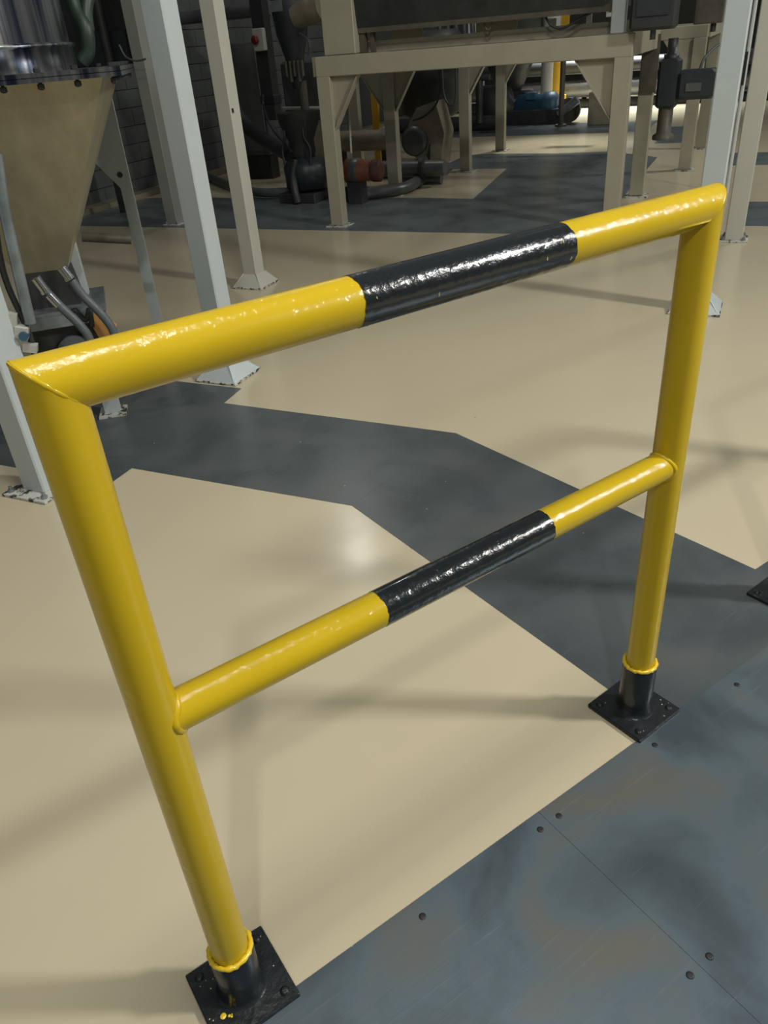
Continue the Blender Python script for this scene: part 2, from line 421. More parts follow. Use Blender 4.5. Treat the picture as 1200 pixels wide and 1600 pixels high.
        if detail:
            rr = random.Random(21 + j); q = MB(); q2 = MB()
            spots = [(-.052, -.03, .0058), (-.043, -.036, .0028), (-.040, -.04, .0022), (-.038, -.037, .0016)] if j == 0 else []
            for px, py, r_ in spots: q.lathe((x0 + px, py, .012), [(r_, 0), (r_ * .8, .0008), (r_ * .3, .0012)], 10)
            for _ in range(16):
                px, py = rr.uniform(-.075, .075), rr.uniform(-.075, .075)
                if math.hypot(px, py) > .055: q2.lathe((x0 + px, py, .012), [(rr.uniform(.0008, .002), 0), (.0006, .0004)], 7)
            if spots: part(b_, 'paint_spots', 'yellow_blob', q, kind='stuff')
            part(b_, 'paint_specks', 'speck', q2, kind='stuff')
    return t


barrier('yellow pipe barrier with black bands, standing complete in the foreground', (.1245, .8368), math.radians(.64), True, (-.01, .03))
barrier('yellow pipe barrier out of frame right, only its black base plate corner showing', (1.94, .868), math.radians(.4), True, (.03, .03))


# ---------------------------------------------------------------- building columns
def column(label, s, w, size=.115, plate=.26, gus='pyr', h=4.2, m='white', hole=None):
    t = thing('steel_column', label, 'column', (s, w), group='square steel columns of the platform')
    part(t, 'shaft', m, MB().box((s, w, h / 2 + .008), (size, size, h), 0, None, .006))
    bp = part(t, 'base_plate', 'worn', MB().box((s, w, .006), (plate, plate, .012), 0, None, .002), 'chipped base plate with rust at its edges')
    if gus == 'pyr':
        hz, a, b = .10, size / 2, plate / 2 - .008
        for dx, dy in ((1, 1), (1, -1), (-1, 1), (-1, -1)):
            g = MB(); k = .004
            v0 = Vector((s + dx * a, w + dy * a, .012)); v1 = Vector((s + dx * b, w + dy * b, .012)); v2 = Vector((s + dx * a, w + dy * a, hz))
            n = Vector((-dy, dx, 0)).normalized() * k
            g.add([v0 + n, v1 + n, v2 + n, v0 - n, v1 - n, v2 - n], [(0, 1, 2), (3, 5, 4), (0, 3, 4, 1), (1, 4, 5, 2), (2, 5, 3, 0)])
            part(t, 'gusset', m, g)
        q = MB(); e = plate / 2 - .006; 
        vs = [(s - e, w - e, .012), (s + e, w - e, .012), (s + e, w + e, .012), (s - e, w + e, .012)] + [(s - a, w - a, hz * .92), (s + a, w - a, hz * .92), (s + a, w + a, hz * .92), (s - a, w + a, hz * .92)]
        q.add(vs, [(0, 1, 5, 4), (1, 2, 6, 5), (2, 3, 7, 6), (3, 0, 4, 7)])
        part(t, 'base_skirt', 'white' if m == 'white' else m, q)
    else:
        for dx in (-1, 1):
            for dy in (-1, 1):
                part(bp, 'bolt', 'galv', MB().lathe((s + dx * (plate / 2 - .028), w + dy * (plate / 2 - .028), .012), [(.014, 0), (.014, .012), (.007, .013), (.007, .026)], 6, False))
    for (ds, dw, z, r) in hole or ():
        part(t, 'rust_chip', 'rivet', MB().box((s + ds, w + dw, z), (r, r, r * 1.8)))
    return t


column('white square column with bolted foot, cut by the left edge behind the near barrier post', -2.54, 1.945, .12, .24, 'bolt', hole=((.06, -.02, .33, .008),))
column('pale blue white square column left of centre with flared foot beside the grey stripe', -2.475, 3.235)
column('cream white square column with flared foot standing on the beige floor behind the pale blue one', -3.33, 4.885, m='white2', hole=((.058, -.04, 1.17, .014),))
column('dull grey white column furthest left near the block wall', -5.55, 6.85, .14, .2, 'bolt', m='shaded')
column('white column on the right whose flared foot shows either side of the right barrier post', -.222, 4.87, .12, .29)
column('cream square column at the right picture edge with small bolted foot', -.10, 6.65, .13, .2, 'bolt', m='white2')


# ---------------------------------------------------------------- cream machine frames
def gusset(t, s, w, z, ds, dz, m='cream', depth=.07):
    """triangular bracket: web plate plus sloping flange"""
    g = part(t, 'bracket', m, MB().prism([(s, z), (s + ds, z), (s, z - dz)], 'y', w - .004, w + .004))
    L = math.hypot(ds, dz); a = math.atan2(dz, ds if ds > 0 else -ds)
    sg = 1 if ds > 0 else -1
    n = Vector((sg * math.sin(a), 0, -math.cos(a))) * .004
    p0 = Vector((s + ds, 0, z)); p1 = Vector((s, 0, z - dz)); q = MB()
    q.add([p + n * k + Vector((0, w + y, 0)) for p in (p0, p1) for k in (-1, 1) for y in (-depth / 2, depth / 2)],
          [(0, 1, 3, 2), (4, 6, 7, 5), (0, 4, 5, 1), (2, 3, 7, 6), (0, 2, 6, 4), (1, 5, 7, 3)])
    part(g, 'flange', m, q)


def frame(label, legs, z0, z1, back=True, sz=.13, gz=.42):
    """legs: list of (s, w, gusset directions)"""
    t = thing('machine_frame', label, 'frame', (legs[0][0], legs[0][1]), group='cream steel machine frames')
    for s, w, dirs in legs:
        part(t, 'leg', 'cream', MB().box((s, w, (z0 + .01) / 2 + .003), (sz, sz * .85, z0 - .01), 0, None, .004))
        part(t, 'foot_plate', 'worn', MB().box((s, w, .005), (sz + .09, sz + .07, .01)))
        for d in dirs: gusset(t, s + (sz / 2 if d > 0 else -sz / 2), w, z0, d * (.30 if d < 0 else .26), gz)
    for pair in (legs[:2], legs[2:]):
        w = (pair[0][1] + pair[1][1]) / 2; ss = [l[0] for l in pair]
        part(t, 'cross_beam', 'cream', MB().box(((min(ss) + max(ss)) / 2, w, (z0 + z1) / 2), (max(ss) - min(ss) + sz, .11, z1 - z0), 0, None, .006))
    for k in (0, 1):
        ws = sorted(l[1] for l in legs); sl = [min(l[0] for l in legs), max(l[0] for l in legs)][k]
        part(t, 'side_beam', 'cream', MB().box((sl, (ws[0] + ws[-1]) / 2, (z0 + z1) / 2), (sz * .9, ws[-1] - ws[0] - .11, (z1 - z0) * .98)))
    return t


f1 = frame('large cream steel frame nearest the barrier, with triangular brackets under its long beam', [(-3.63, 6.90, (1,)), (-1.07, 6.90, (-1,)), (-3.72, 8.5, (1, -1)), (-1.08, 8.42, ())], 1.258, 1.412)
f2 = frame('cream steel frame of slimmer legs in the middle distance', [(-3.41, 10.06, (1,)), (-.78, 9.98, (-1,)), (-3.5, 11.9, (1,)), (-.75, 11.7, (-1,))], 1.28, 1.40)

# machine standing on the near frame
t = thing('sifter_machine', 'dark grey machine body carried on cream posts above the near frame', 'machine', (-2.4, 7.2), z=1.412)
part(t, 'upper_channel', 'cream', MB().box((-2.3, 7.18, 1.44), (2.5, .16, .052)).box((-2.3, 7.10, 1.48), (2.5, .015, .03)))
part(t, 'housing', 'dark', MB().prism([(6.95, 1.60), (8.2, 1.60), (8.3, 2.3), (6.85, 2.3)], 'x', -3.35, -1.25))
part(t, 'underside_rail', 'darkb', MB().box((-2.25, 6.98, 1.585), (2.15, .05, .05)))
part(t, 'support_post', 'cream', MB().box((-3.46, 6.93, 1.83), (.30, .10, .83), 0, None, .006))
part(t, 'support_post', 'white', MB().box((-1.13, 6.90, 1.80), (.10, .10, .77), 0, None, .006))
part(t, 'support_post', 'cream', MB().box((-3.12, 7.6, 1.49), (.30, .03, .22)))
part(t, 'support_post', 'cream', MB().box((-2.25, 7.5, 1.49), (.36, .03, .22)))
part(t, 'hanging_strap', 'darkb', MB().tube(bez([(-2.211,7.000,1.660), (-2.201,7.000,1.547), (-2.174,7.000,1.506), (-2.142,7.000,1.543), (-2.132,7.000,1.654)], 5), .008, 8))
part(t, 'hanging_cable', 'dark', MB().tube(bez([(-1.722,7.000,1.639), (-1.709,7.000,1.567), (-1.656,7.000,1.500), (-1.566,7.000,1.477), (-1.445,7.000,1.527), (-1.236,7.000,1.613)], 6), .009, 8))
part(t, 'rusty_bracket', 'darkb', MB().box((-3.28, 7.0, 1.47), (.05, .06, .19)).box((-3.2, 7.02, 1.47), (.03, .05, .19)), 'rusty bracket beside the left post')
part(t, 'label_plate', 'plug', MB().box((-1.75, 7.42, 1.48), (.06, .02, .14)))

# control box hanging at right of the machine
bx = (-0.871,6.750,1.511)
t = thing('control_box', 'grey box with rounded lower edge hanging above the right frame leg', 'box', (bx[0], 6.85), z=1.41)
part(t, 'casing', 'dark', MB().box((bx[0], 6.85, 1.64), (.32, .22, .44), 0, None, .02))
part(t, 'face_plate', 'charcoal', MB().box((bx[0], 6.735, 1.66), (.22, .012, .3)))
part(t, 'gland', 'rubber', MB().tube([(bx[0], 6.85, 1.43), (bx[0], 6.85, 1.36)], .02, 10))

# gear motor unit between the frame legs at right
ga = (-0.801,7.600,1.025); gb = (-0.575,7.600,1.010)
t = thing('gear_motor', 'black gear motor with grey label hanging beside the white column at right', 'motor', (ga[0], 7.6), z=.55)
part(t, 'gearbox', 'charcoal', MB().box((ga[0], 7.6, ga[1 + 1]), (.17, .17, .36), 0, None, .02))
part(t, 'flange', 'dark', MB().lathe((ga[0], 7.6, ga[2] + .18), [(.06, 0), (.06, .03), (.04, .03), (.04, .14)], 18))
part(t, 'outlet', 'darkb', MB().lathe((ga[0], 7.6, ga[2] - .42), [(.09, 0), (.09, .03), (.06, .05), (.06, .25)], 18))
mt = part(t, 'motor_body', 'charcoal', MB().box((gb[0], 7.6, gb[2]), (.30, .2, .215), 0, None, .025))
part(mt, 'name_plate', 'pipe', MB().box((gb[0] - .02, 7.495, gb[2] - .015), (.12, .008, .06)))
part(mt, 'end_cap', 'rubber', MB().lathe((gb[0] + .15, 7.6, gb[2]), [(.095, 0), (.095, .09), (.07, .11)], 18, True, 'x'))
part(t, 'cable', 'rubber', MB().tube(bez([(-0.573,7.600,1.105), (-0.550,7.600,1.185), (-0.483,7.650,1.259), (-0.408,7.700,1.314), (-0.411,7.700,1.486)], 6), .011, 8))
pb = (-1.058,8.340,1.140)
part(f1, 'backing_plate', 'darkb', MB().box((pb[0], 8.345, pb[2]), (.14, .02, .46)), 'brown grey metal plate')
pe = (-0.670,9.200,1.558)
t = thing('junction_box', 'brown grey box high between the cream leg and the white column at right', 'box', (pe[0], 9.2), z=1.4)
part(t, 'casing', 'darkb', MB().box((pe[0], 9.2, 1.62), (.26, .16, .42), 0, None, .01))
part(t, 'gland', 'dark', MB().tube([(pe[0] + .05, 9.2, 1.41), (pe[0] + .05, 9.2, 1.34)], .025, 10))

# slim services between the two right columns
va = (-0.260,8.600,1.279)
t = thing('service_pipe', 'slim white pipe with black clamp between the two right columns', 'pipe', (va[0], 8.6))
part(t, 'pipe', 'plug', MB().tube([(va[0], 8.6, 0), (va[0], 8.6, 2.2)], .018, 12))
part(t, 'clamp', 'rivet', MB().box((va[0] - .03, 8.58, 1.05), (.07, .08, .26)))
part(t, 'conduit', 'dark', MB().tube([(va[0] - .06, 8.6, .9), (va[0] - .06, 8.6, 2.2)], .016, 10))

# ---------------------------------------------------------------- stainless hopper (own orientation)
HX, HY, HR = (0.695,3.729,-0.375)
t = thing('hopper', 'tall stainless steel hopper with bolted flange and narrow outlet at left', 'hopper', (HX, HY), HR)
zt = 1.465
def frustum(a, b, z0, z1, cy=0, cx=0):
    q = MB(); vs = [(x * a + (cx if 0 else 0), y * a, z1) for x, y in ((-1, -1), (1, -1), (1, 1), (-1, 1))] + [(x * b + cx, y * b + cy, z0) for x, y in ((-1, -1), (1, -1), (1, 1), (-1, 1))]
    return q.add(vs, [(0, 1, 2, 3), (7, 6, 5, 4), (0, 4, 5, 1), (1, 5, 6, 2), (2, 6, 7, 3), (3, 7, 4, 0)])
part(t, 'cone', 'inox', frustum(.455, .095, (0.029,-0.100,0.747)[2], zt - .006), 'brushed tapering hopper body')
fl = part(t, 'flange', 'mirror', MB().box((0, 0, zt), (1.05, 1.05, .014)).box((0, 0, zt + .016), (1.05, 1.05, .014)), 'bolted double flange')
for k in range(9):
    for sy in (-1, 1):
        c = (-.495 + .1237 * k, sy * .495, zt)
        part(fl, 'bolt', 'dark', MB().lathe((c[0], c[1], zt - .03), [(.006, 0), (.012, .004), (.012, .018), (.006, .02), (.006, .052), (.012, .054), (.012, .066)], 6, False))
for k in range(1, 8):
    c = (.495, -.495 + .1237 * k, zt)
    part(fl, 'bolt', 'dark', MB().lathe((c[0], c[1], zt - .03), [(.006, 0), (.012, .004), (.012, .018), (.006, .02), (.006, .052), (.012, .054), (.012, .066)], 6, False))
cy = part(t, 'cylinder', 'mirror', MB().lathe((0, 0, zt + .022), [(.33, 0), (.33, .075), (.341, .08), (.341, .09), (.322, .095), (.322, .9)], 64), 'polished cylinder above the flange')
part(t, 'outlet_neck', 'dark', frustum(.098, .12, (-0.005,-0.200,0.583)[2], (0.030,-0.100,0.752)[2]), 'dark outlet neck')
part(t, 'outlet_tray', 'galv', MB().box((.03, -.03, (0.023,-0.200,0.588)[2]), (.36, .34, .025), .1).box((.03, -.20, (0.015,-0.200,0.560)[2]), (.36, .02, .05), .1), 'grey steel tray under the outlet')
part(t, 'outlet_box', 'dark', MB().box((.03, -.02, (0.023,-0.200,0.588)[2] - .13), (.32, .29, .22), .1))
for (lx, ly), z in (((0.097,0.064), 1.45), ((0.359,0.646), 1.45)):
    part(t, 'leg', 'white', MB().box((lx, ly, .72), (.055 if lx > .3 else .075, .05, 1.42)))
    part(t, 'foot', 'worn', MB().box((lx, ly, .006), (.13, .13, .012)))
thin = (0.359,0.646)
part(t, 'leg_gusset', 'white', MB().prism([(thin[0] - .16, 1.37), (thin[0] + .028, 1.37), (thin[0] + .028, .98), (thin[0] - .02, .95), (thin[0] - .13, 1.10)], 'y', thin[1] - .03, thin[1] - .024))
part(t, 'rust_mark', 'rivet', MB().lathe((thin[0] - .015, thin[1] - .034, 1.02), [(.014, 0), (.01, .006)], 8, axis='y'))
part(t, 'cross_pipe', 'darkb', MB().tube([(0.160,0.120,0.837), (0.370,0.120,0.801)], .022, 14))
part(t, 'riser_pipe', 'galv', MB().tube(bez([(0.064,-0.620,1.263), (0.035,-0.620,1.079), (0.015,-0.620,0.858), (0.002,-0.620,0.679)], 5), .021, 16), 'galvanised pipe in front of the cone')
for nm, pts in (('hose', [(57, 438), (82, 462), (100, 482), (128, 508), (140, 530), (140, 560), (132, 600)]), ('hose', [(97, 420), (120, 446), (145, 478), (170, 502), (179, 528), (172, 560), (160, 600)])):
    pass
hs = part(t, 'hose', 'rubber', MB().tube(bez([(0.025,-0.300,0.715), (0.066,-0.300,0.643), (0.119,-0.300,0.558), (0.141,-0.300,0.493), (0.125,-0.300,0.420), (0.067,-0.280,0.321)], 8), .0185, 14))
part(hs, 'fitting', 'chrome', MB().tube([(0.002,-0.300,0.773), (0.022,-0.300,0.721)], .021, 14).tube([(0.022,-0.300,0.721), (0.026,-0.300,0.710)], .025, 6).tube([(0.032,-0.300,0.701), (0.059,-0.300,0.652)], .019, 12))
hs = part(t, 'hose', 'rubber', MB().tube(bez([(0.128,-0.250,0.735), (0.156,-0.250,0.666), (0.208,-0.250,0.581), (0.238,-0.250,0.506), (0.228,-0.250,0.435), (0.170,-0.250,0.324)], 8), .0185, 14))
part(hs, 'fitting', 'chrome', MB().tube([(0.102,-0.250,0.791), (0.121,-0.250,0.749)], .021, 14).tube([(0.119,-0.250,0.752), (0.124,-0.250,0.740)], .025, 6))
fa = (0.183,-0.200,0.519)
part(t, 'orange_cover', 'orange2', MB().prism([(fa[0] - .05, fa[2] + .06), (fa[0] + .01, fa[2] + .05), (fa[0] + .065, fa[2] - .02), (fa[0] + .04, fa[2] - .075), (fa[0] - .01, fa[2] - .08)], 'y', -.2, -.15))
fb = (0.120,-0.200,0.568)
part(t, 'clamp_lever', 'dark', MB().tube(bez([(fb[0] - .05, -.2, fb[2]), (fb[0] - .02, -.2, fb[2] + .03), (fb[0] + .01, -.2, fb[2] - .02), (fb[0] + .04, -.2, fb[2] + .03), (fb[0] + .03, -.2, fb[2] - .05)], 4), .011, 8))
part(t, 'drum', 'rubber', MB().lathe(((0.049,-0.200,0.410)), [(.075, 0), (.075, .16), (.05, .18)], 24, True, 'y'))
vv = (-0.038,-0.620,0.647)
vl = part(t, 'valve', 'panel', MB().box((vv[0] - .02, -.62, vv[2] + .05), (.035, .04, .06), 0, ('Y', .3)).box((vv[0], -.62, vv[2] + .005), (.05, .05, .05), 0, ('Y', .3), .004).box((vv[0] + .012, -.62, vv[2] - .06), (.05, .04, .03), 0, ('Y', .3)))
part(vl, 'knob', 'blue', MB().lathe((vv[0] + .008, -.66, vv[2] - .005), [(.017, 0), (.017, .03), (.01, .035)], 12, True, 'y'))
part(t, 'control_line', 'dark', MB().tube(bez([(-0.007,-0.600,1.081), (-0.034,-0.600,0.929), (-0.039,-0.600,0.813), (-0.020,-0.600,0.638), (-0.030,-0.600,0.483)], 6), .012, 8))
part(t, 'hose_bundle', 'green', MB().tube(bez([(0.358,0.200,1.790), (0.366,0.150,1.690), (0.390,0.100,1.622), (0.377,0.100,1.545), (0.343,0.100,1.509)], 6), .028, 12).tube(bez([(0.467,0.200,1.805), (0.408,0.150,1.698), (0.397,0.100,1.610)], 6), .024, 12), 'dark green hoses curling down onto the flange')

# ---------------------------------------------------------------- block wall
wl = bpy.data.objects.new('wall_left', MB().box((-7.45, 9.0, 2.1), (.2, 26, 4.2)).mesh('wall_left', 'mortar')); COL.objects.link(wl)
wl.rotation_euler = (0, 0, GA); wl['kind'] = 'structure'; OFF[wl.name] = (0, 0, 0)
bmesh_block = MB().box((0, 0, 0), (.09, .394, .194), 0, None, .003).mesh('concrete_block', 'block')
nb = 0
for r in range(11):
    for c in range(25):
        if nb >= 298: break
        b = bpy.data.objects.new('concrete_block', bmesh_block); COL.objects.link(b); b.parent = wl
        b.location = (-7.345 + random.uniform(-.003, .003), 5.2 + c * .4 + (r % 2) * .2, .1 + r * .2); nb += 1
wbk = bpy.data.objects.new('wall_back', MB().box((1, 24, 2.5), (17, .3, 5)).mesh('wall_back', 'wall')); COL.objects.link(wbk)
wbk.rotation_euler = (0, 0, GA); wbk['kind'] = 'structure'
# kerb along the wall foot
kb = bpy.data.objects.new('trim_1', MB().box((-7.2, 9.0, .03), (.2, 22, .06)).mesh('trim_1', 'tan')); COL.objects.link(kb)
kb.rotation_euler = (0, 0, GA); kb['kind'] = 'structure'

# ---------------------------------------------------------------- pump and ducts at the foot of the block wall
pw = 8.2
a = (-4.694,8.200,-0.046)
t = thing('feeder_pump', 'dark squat pump with hopper top standing left of the cream frame leg', 'pump', (a[0], pw))
c = (a[0], pw)
part(t, 'bed', 'dark', MB().box((c[0], pw, .05), (.46, .5, .10), 0, None, .01))
part(t, 'casing', 'charcoal', MB().lathe((c[0] + .02, pw, 0), [(.14, .10), (.24, .14), (.25, .36), (.2, .42), (.13, .45)], 28))
part(t, 'hopper_top', 'dark', MB().lathe((c[0], pw, 0), [(.13, .45), (.15, .5), (.14, .62), (.22, .80), (.23, .9)], 24))
part(t, 'clamp_arm', 'charcoal', MB().tube(bez([(c[0] - .15, pw - .16, .38), (c[0] - .16, pw - .16, .55), (c[0] - .11, pw - .16, .66), (c[0] - .12, pw - .14, .76)], 5), .014, 8))
part(t, 'clamp_arm', 'charcoal', MB().tube(bez([(c[0] + .17, pw - .16, .38), (c[0] + .19, pw - .16, .55), (c[0] + .13, pw - .16, .66), (c[0] + .12, pw - .14, .76)], 5), .014, 8))
part(t, 'side_pipe', 'dark', MB().tube(bez([(-4.678,8.000,0.444), (-4.706,7.950,0.288), (-4.677,7.900,0.131), (-4.660,7.900,0.024)], 5), .045, 12))
p = [(-6.255,9.200,1.178), (-5.984,9.000,0.796), (-5.510,8.700,0.597), (-4.905,8.300,0.452)]
single('suction_duct', 'dark', MB().tube(bez(p, 6), .085, 20), 'thick dark duct sloping down to the squat pump', 'duct', (p[0][0], p[0][1]), z=0)
p = [(-5.450,8.750,1.052), (-5.433,8.700,0.922), (-5.111,8.300,0.740), (-4.709,7.980,0.537)]
single('black_cable', 'charcoal', MB().tube(bez(p, 6), .013, 8), 'thin black cable hanging to the squat pump', 'cable', (p[0][0], p[0][1]), z=0)
a = (-5.318,8.900,1.968); b = (-5.440,8.900,0.972)
t = thing('vertical_duct', 'black vertical duct with open lower end right of the red button box', 'duct', (b[0], 8.9), z=b[2])
part(t, 'duct', 'dark', MB().box((b[0], 8.9, b[2] + .55), (.17, .14, 1.5), 0, None, .01))
part(t, 'end_collar', 'rivet', MB().box((b[0], 8.9, b[2] + .02), (.2, .17, .10), 0, None, .01))
e = (-5.402,8.750,1.599)
t = thing('stop_button_box', 'small white box with a red stop button on the black vertical duct', 'switch', (e[0], 8.75), z=e[2] - .1)
part(t, 'housing', 'panel', MB().box((e[0], 8.76, e[2]), (.14, .07, .22), 0, None, .008))
part(t, 'button', 'red', MB().lathe((e[0] - .02, 8.70, e[2]), [(.032, .02), (.045, 0), (.045, -.02), (.02, -.03)], 20, True, 'y'))
e = (-6.244,9.600,1.294)
t = thing('switch_cabinet', 'pale grey tall cabinet panel behind the duct with the red button', 'cabinet', (e[0], 9.6))
part(t, 'body', 'block', MB().box((e[0] + .02, 9.7, .95), (.50, .2, 1.3), 0, None, .01))
part(t, 'door', 'block', MB().box((e[0] + .02, 9.585, .95), (.44, .02, 1.2), 0, None, .004))
part(t, 'plinth', 'dark', MB().box((e[0] + .02, 9.72, .15), (.42, .2, .3)))
a, b = (-6.949,9.300,1.901), (-5.627,9.300,1.894)
single('overhead_pipe', 'pipe', MB().tube([(-7.2, 9.3, a[2]), (b[0] + .1, 9.3, a[2])], .07, 16), 'horizontal grey pipe high behind the two nearest columns', 'pipe', (a[0], 9.3), z=a[2])
p = [(-7.845,10.308,0.060), (-6.463,9.046,0.060), (-5.459,8.313,0.060), (-4.971,8.310,0.060)]
single('floor_hose', 'rubber', MB().tube(bez(p, 8), .05, 14), 'thick blue grey hose lying on the floor beside the pump', 'hose', (p[0][0], p[0][1]))
# machine cluster hanging over the pump
c = (-4.886,8.600,1.522)
t = thing('dosing_unit', 'dark dosing unit with small valves hanging above the squat pump', 'machine', (c[0], 8.6), z=1.1)
part(t, 'body', 'charcoal', MB().lathe((c[0], 8.6, c[2]), [(.05, -.42), (.08, -.3), (.11, -.1), (.17, .1), (.19, .3), (.19, .9)], 24))
part(t, 'motor', 'tan', MB().tube([(c[0] + .1, 8.55, c[2] + .26), (c[0] + .42, 8.55, c[2] + .32)], .13, 20))
part(t, 'sight_window', 'galv', MB().box((c[0] - .05, 8.42, c[2] + .36), (.16, .02, .10)))
for k in range(5):
    part(t, 'valve', 'darkb', MB().tube([(c[0] - .06 + .05 * k, 8.5, c[2] - .15), (c[0] - .05 + .05 * k, 8.48, c[2] - .3 - .05 * (k % 2))], .018, 8))
part(t, 'air_hose', 'rubber', MB().tube(bez([(c[0] + .15, 8.5, c[2] + .1), (c[0] + .28, 8.45, c[2] + .02), (c[0] + .27, 8.45, c[2] - .12)], 5), .014, 8))
part(t, 'drop_pipe', 'darkb', MB().tube([(c[0] + .05, 8.62, c[2] - .35), (c[0] + .05, 8.62, .88)], .05, 14))
e = (-5.623,10.200,1.264)
t = thing('grey_tank', 'blocky grey tank behind the dosing unit left of the cream post', 'tank', (e[0], 10.2))
part(t, 'shell', 'block', MB().box((e[0], 10.2, 1.0), (.6, .4, .7), 0, None, .03))
part(t, 'stand', 'tan', MB().box((e[0], 10.2, .35), (.5, .35, .7), 0, None, .02))
part(t, 'rail', 'panel', MB().tube([(e[0] - .3, 9.95, .82), (e[0] + .35, 9.95, .80)], .02, 10))

# orange motor and pipes between the first frame legs
a = (-3.953,8.000,0.325)
t = thing('orange_motor', 'dusty orange motor behind the left leg of the near frame', 'motor', (a[0], 8.0), z=0)
part(t, 'body', 'orange', MB().lathe((a[0], 8.0, a[2]), [(.09, -.12), (.12, -.10), (.12, .08), (.10, .10), (.10, .2), (.06, .22)], 24, True, 'x'))
part(t, 'cap', 'pipe', MB().lathe((a[0] - .02, 8.0, a[2]), [(.122, -.02), (.128, .0), (.128, .05), (.122, .07)], 24, True, 'x'))
part(t, 'fan_cover', 'rust', MB().lathe((a[0] + .2, 8.0, a[2]), [(.105, 0), (.11, .02), (.11, .09), (.07, .1)], 24, True, 'x'))
part(t, 'pedestal', 'dark', MB().box((a[0], 8.0, (a[2] - .1) / 2), (.16, .16, a[2] - .1)))
p = [(-4.074,8.021,0.070), (-3.767,8.285,0.070), (-3.602,8.557,0.070), (-3.641,9.238,0.070), (-3.595,9.900,0.070)]
t = thing('floor_pipe', 'bent grey pipe lying on the floor under the near frame', 'pipe', (p[0][0], p[0][1]))
part(t, 'pipe', 'pipe', MB().tube(bez(p, 6), .062, 18))
d = (Vector(p[1]) - Vector(p[0])).normalized()
part(t, 'flange', 'dark', MB().tube([Vector(p[0]) - d * .02, Vector(p[0]) + d * .03], .10, 18))
p = [(-4.990,9.600,0.440), (-4.144,9.600,0.463)]
t = thing('raised_pipe', 'fat brown grey pipe run raised behind the near frame legs', 'pipe', (p[0][0], 9.6))
part(t, 'pipe', 'tan', MB().tube([(p[0][0], 9.6, p[0][2]), (p[1][0], 9.6, p[0][2])], .12, 20))
part(t, 'clip', 'plug', MB().box((p[1][0] - .12, 9.6, p[0][2] + .1), (.05, .2, .1)))
for k in (0.1, .8): part(t, 'stand', 'dark', MB().box((p[0][0] + (p[1][0] - p[0][0]) * k, 9.6, (p[0][2] - .1) / 2), (.06, .1, p[0][2] - .1)))
p = [(-4.353,8.900,0.298), (-3.696,8.900,0.329), (-3.304,8.900,0.349)]
t = thing('middle_pipe', 'grey pipe run behind the orange motor leading to the tan casing', 'pipe', (p[0][0], 8.9))
part(t, 'pipe', 'pipe', MB().tube([(p[0][0], 9.0, .2), (p[2][0], 9.0, .2)], .085, 18))
part(t, 'flange', 'dark', MB().tube([(p[1][0] + .1, 9.0, .2), (p[1][0] + .15, 9.0, .2)], .13, 18))
part(t, 'lower_pipe', 'pipe', MB().tube([(p[0][0] + .3, 9.15, .06), (p[2][0] - .1, 9.15, .06)], .055, 16))
a = (-3.785,9.700,0.277)
t = thing('pump_casing', 'tan angular pump casing with dark foot between the left and middle frame legs', 'pump', (a[0], 9.7))
part(t, 'casing', 'tan', MB().prism([(a[0] - .22, .35), (a[0] - .02, .12), (a[0] + .2, .14), (a[0] + .26, .5), (a[0] + .16, .84), (a[0] - .08, .78), (a[0] - .2, .6)], 'y', 9.6, 9.95))
part(t, 'cover_flange', 'pipe', MB().lathe((a[0] - .12, 9.6, .42), [(.17, 0), (.17, -.03), (.12, -.05)], 20, True, 'y'))
part(t, 'foot', 'dark', MB().box((a[0] - .02, 9.76, .05), (.42, .32, .10), 0, None, .01))
part(t, 'back_rib', 'dark', MB().prism([(a[0], .1), (a[0] + .07, .1), (a[0] + .08, .38)], 'y', 9.56, 9.6))
p = [(-3.880,9.500,0.655), (-3.739,9.500,0.692), (-3.589,9.500,0.800), (-3.520,9.500,0.962), (-3.529,9.500,1.156)]
single('looping_cable', 'charcoal', MB().tube(bez(p, 6), .013, 8), 'black cable looping up from the tan pump casing', 'cable', (p[0][0], 9.5))
p = [(-3.495,9.500,1.217), (-3.475,9.500,0.895), (-3.383,9.500,0.792), (-3.334,9.500,0.889), (-3.326,9.500,1.208)]
single('hanging_hose', 'rubber', MB().tube(bez(p, 6), .012, 8), 'grey hose hanging in a long loop left of the middle frame leg', 'hose', (p[0][0], 9.5))
a = (-4.750,10.400,1.184); b = (-4.774,10.400,0.462)
single('yellow_stanchion', 'yel2', MB().box((b[0], 10.4, .75), (.09, .05, 1.5)), 'ochre upright strip seen between the first two cream legs', 'post', (b[0], 10.4))
b = (-4.981,10.200,0.490)
single('cream_upright', 'cream', MB().box((b[0], 10.2, .75), (.13, .1, 1.5)), 'cream upright standing behind the rope chain', 'post', (b[0], 10.2))
# rope chain
p0, p1 = (-3.624,7.300,0.996), (-3.640,7.300,0.583)
q = MB(); n = 26
for st in (0, math.pi):
    q.tube([(p0[0] + (p1[0] - p0[0]) * i / (n * 3) + .006 * math.cos(i * 1.05 + st), 7.3 + .006 * math.sin(i * 1.05 + st), p0[2] + (p1[2] - p0[2]) * i / (n * 3)) for i in range(n * 3)], .005, 6)
single('twisted_cord', 'rope', q, 'pale twisted cord hanging beside the left leg bracket', 'cord', (p0[0], 7.3), z=p1[2])
# hanging dark tank behind the middle
a = (-4.250,10.800,0.974)
t = thing('dark_tank', 'large dark tank in shadow between the left and middle legs', 'tank', (a[0], 11.0))
part(t, 'shell', 'dark', MB().lathe((a[0], 11.1, 0), [(.3, .55), (.42, .62), (.42, 1.5), (.38, 1.56)], 32))
part(t, 'skirt', 'darkb', MB().lathe((a[0], 11.1, 0), [(.24, 0), (.24, .56)], 24))
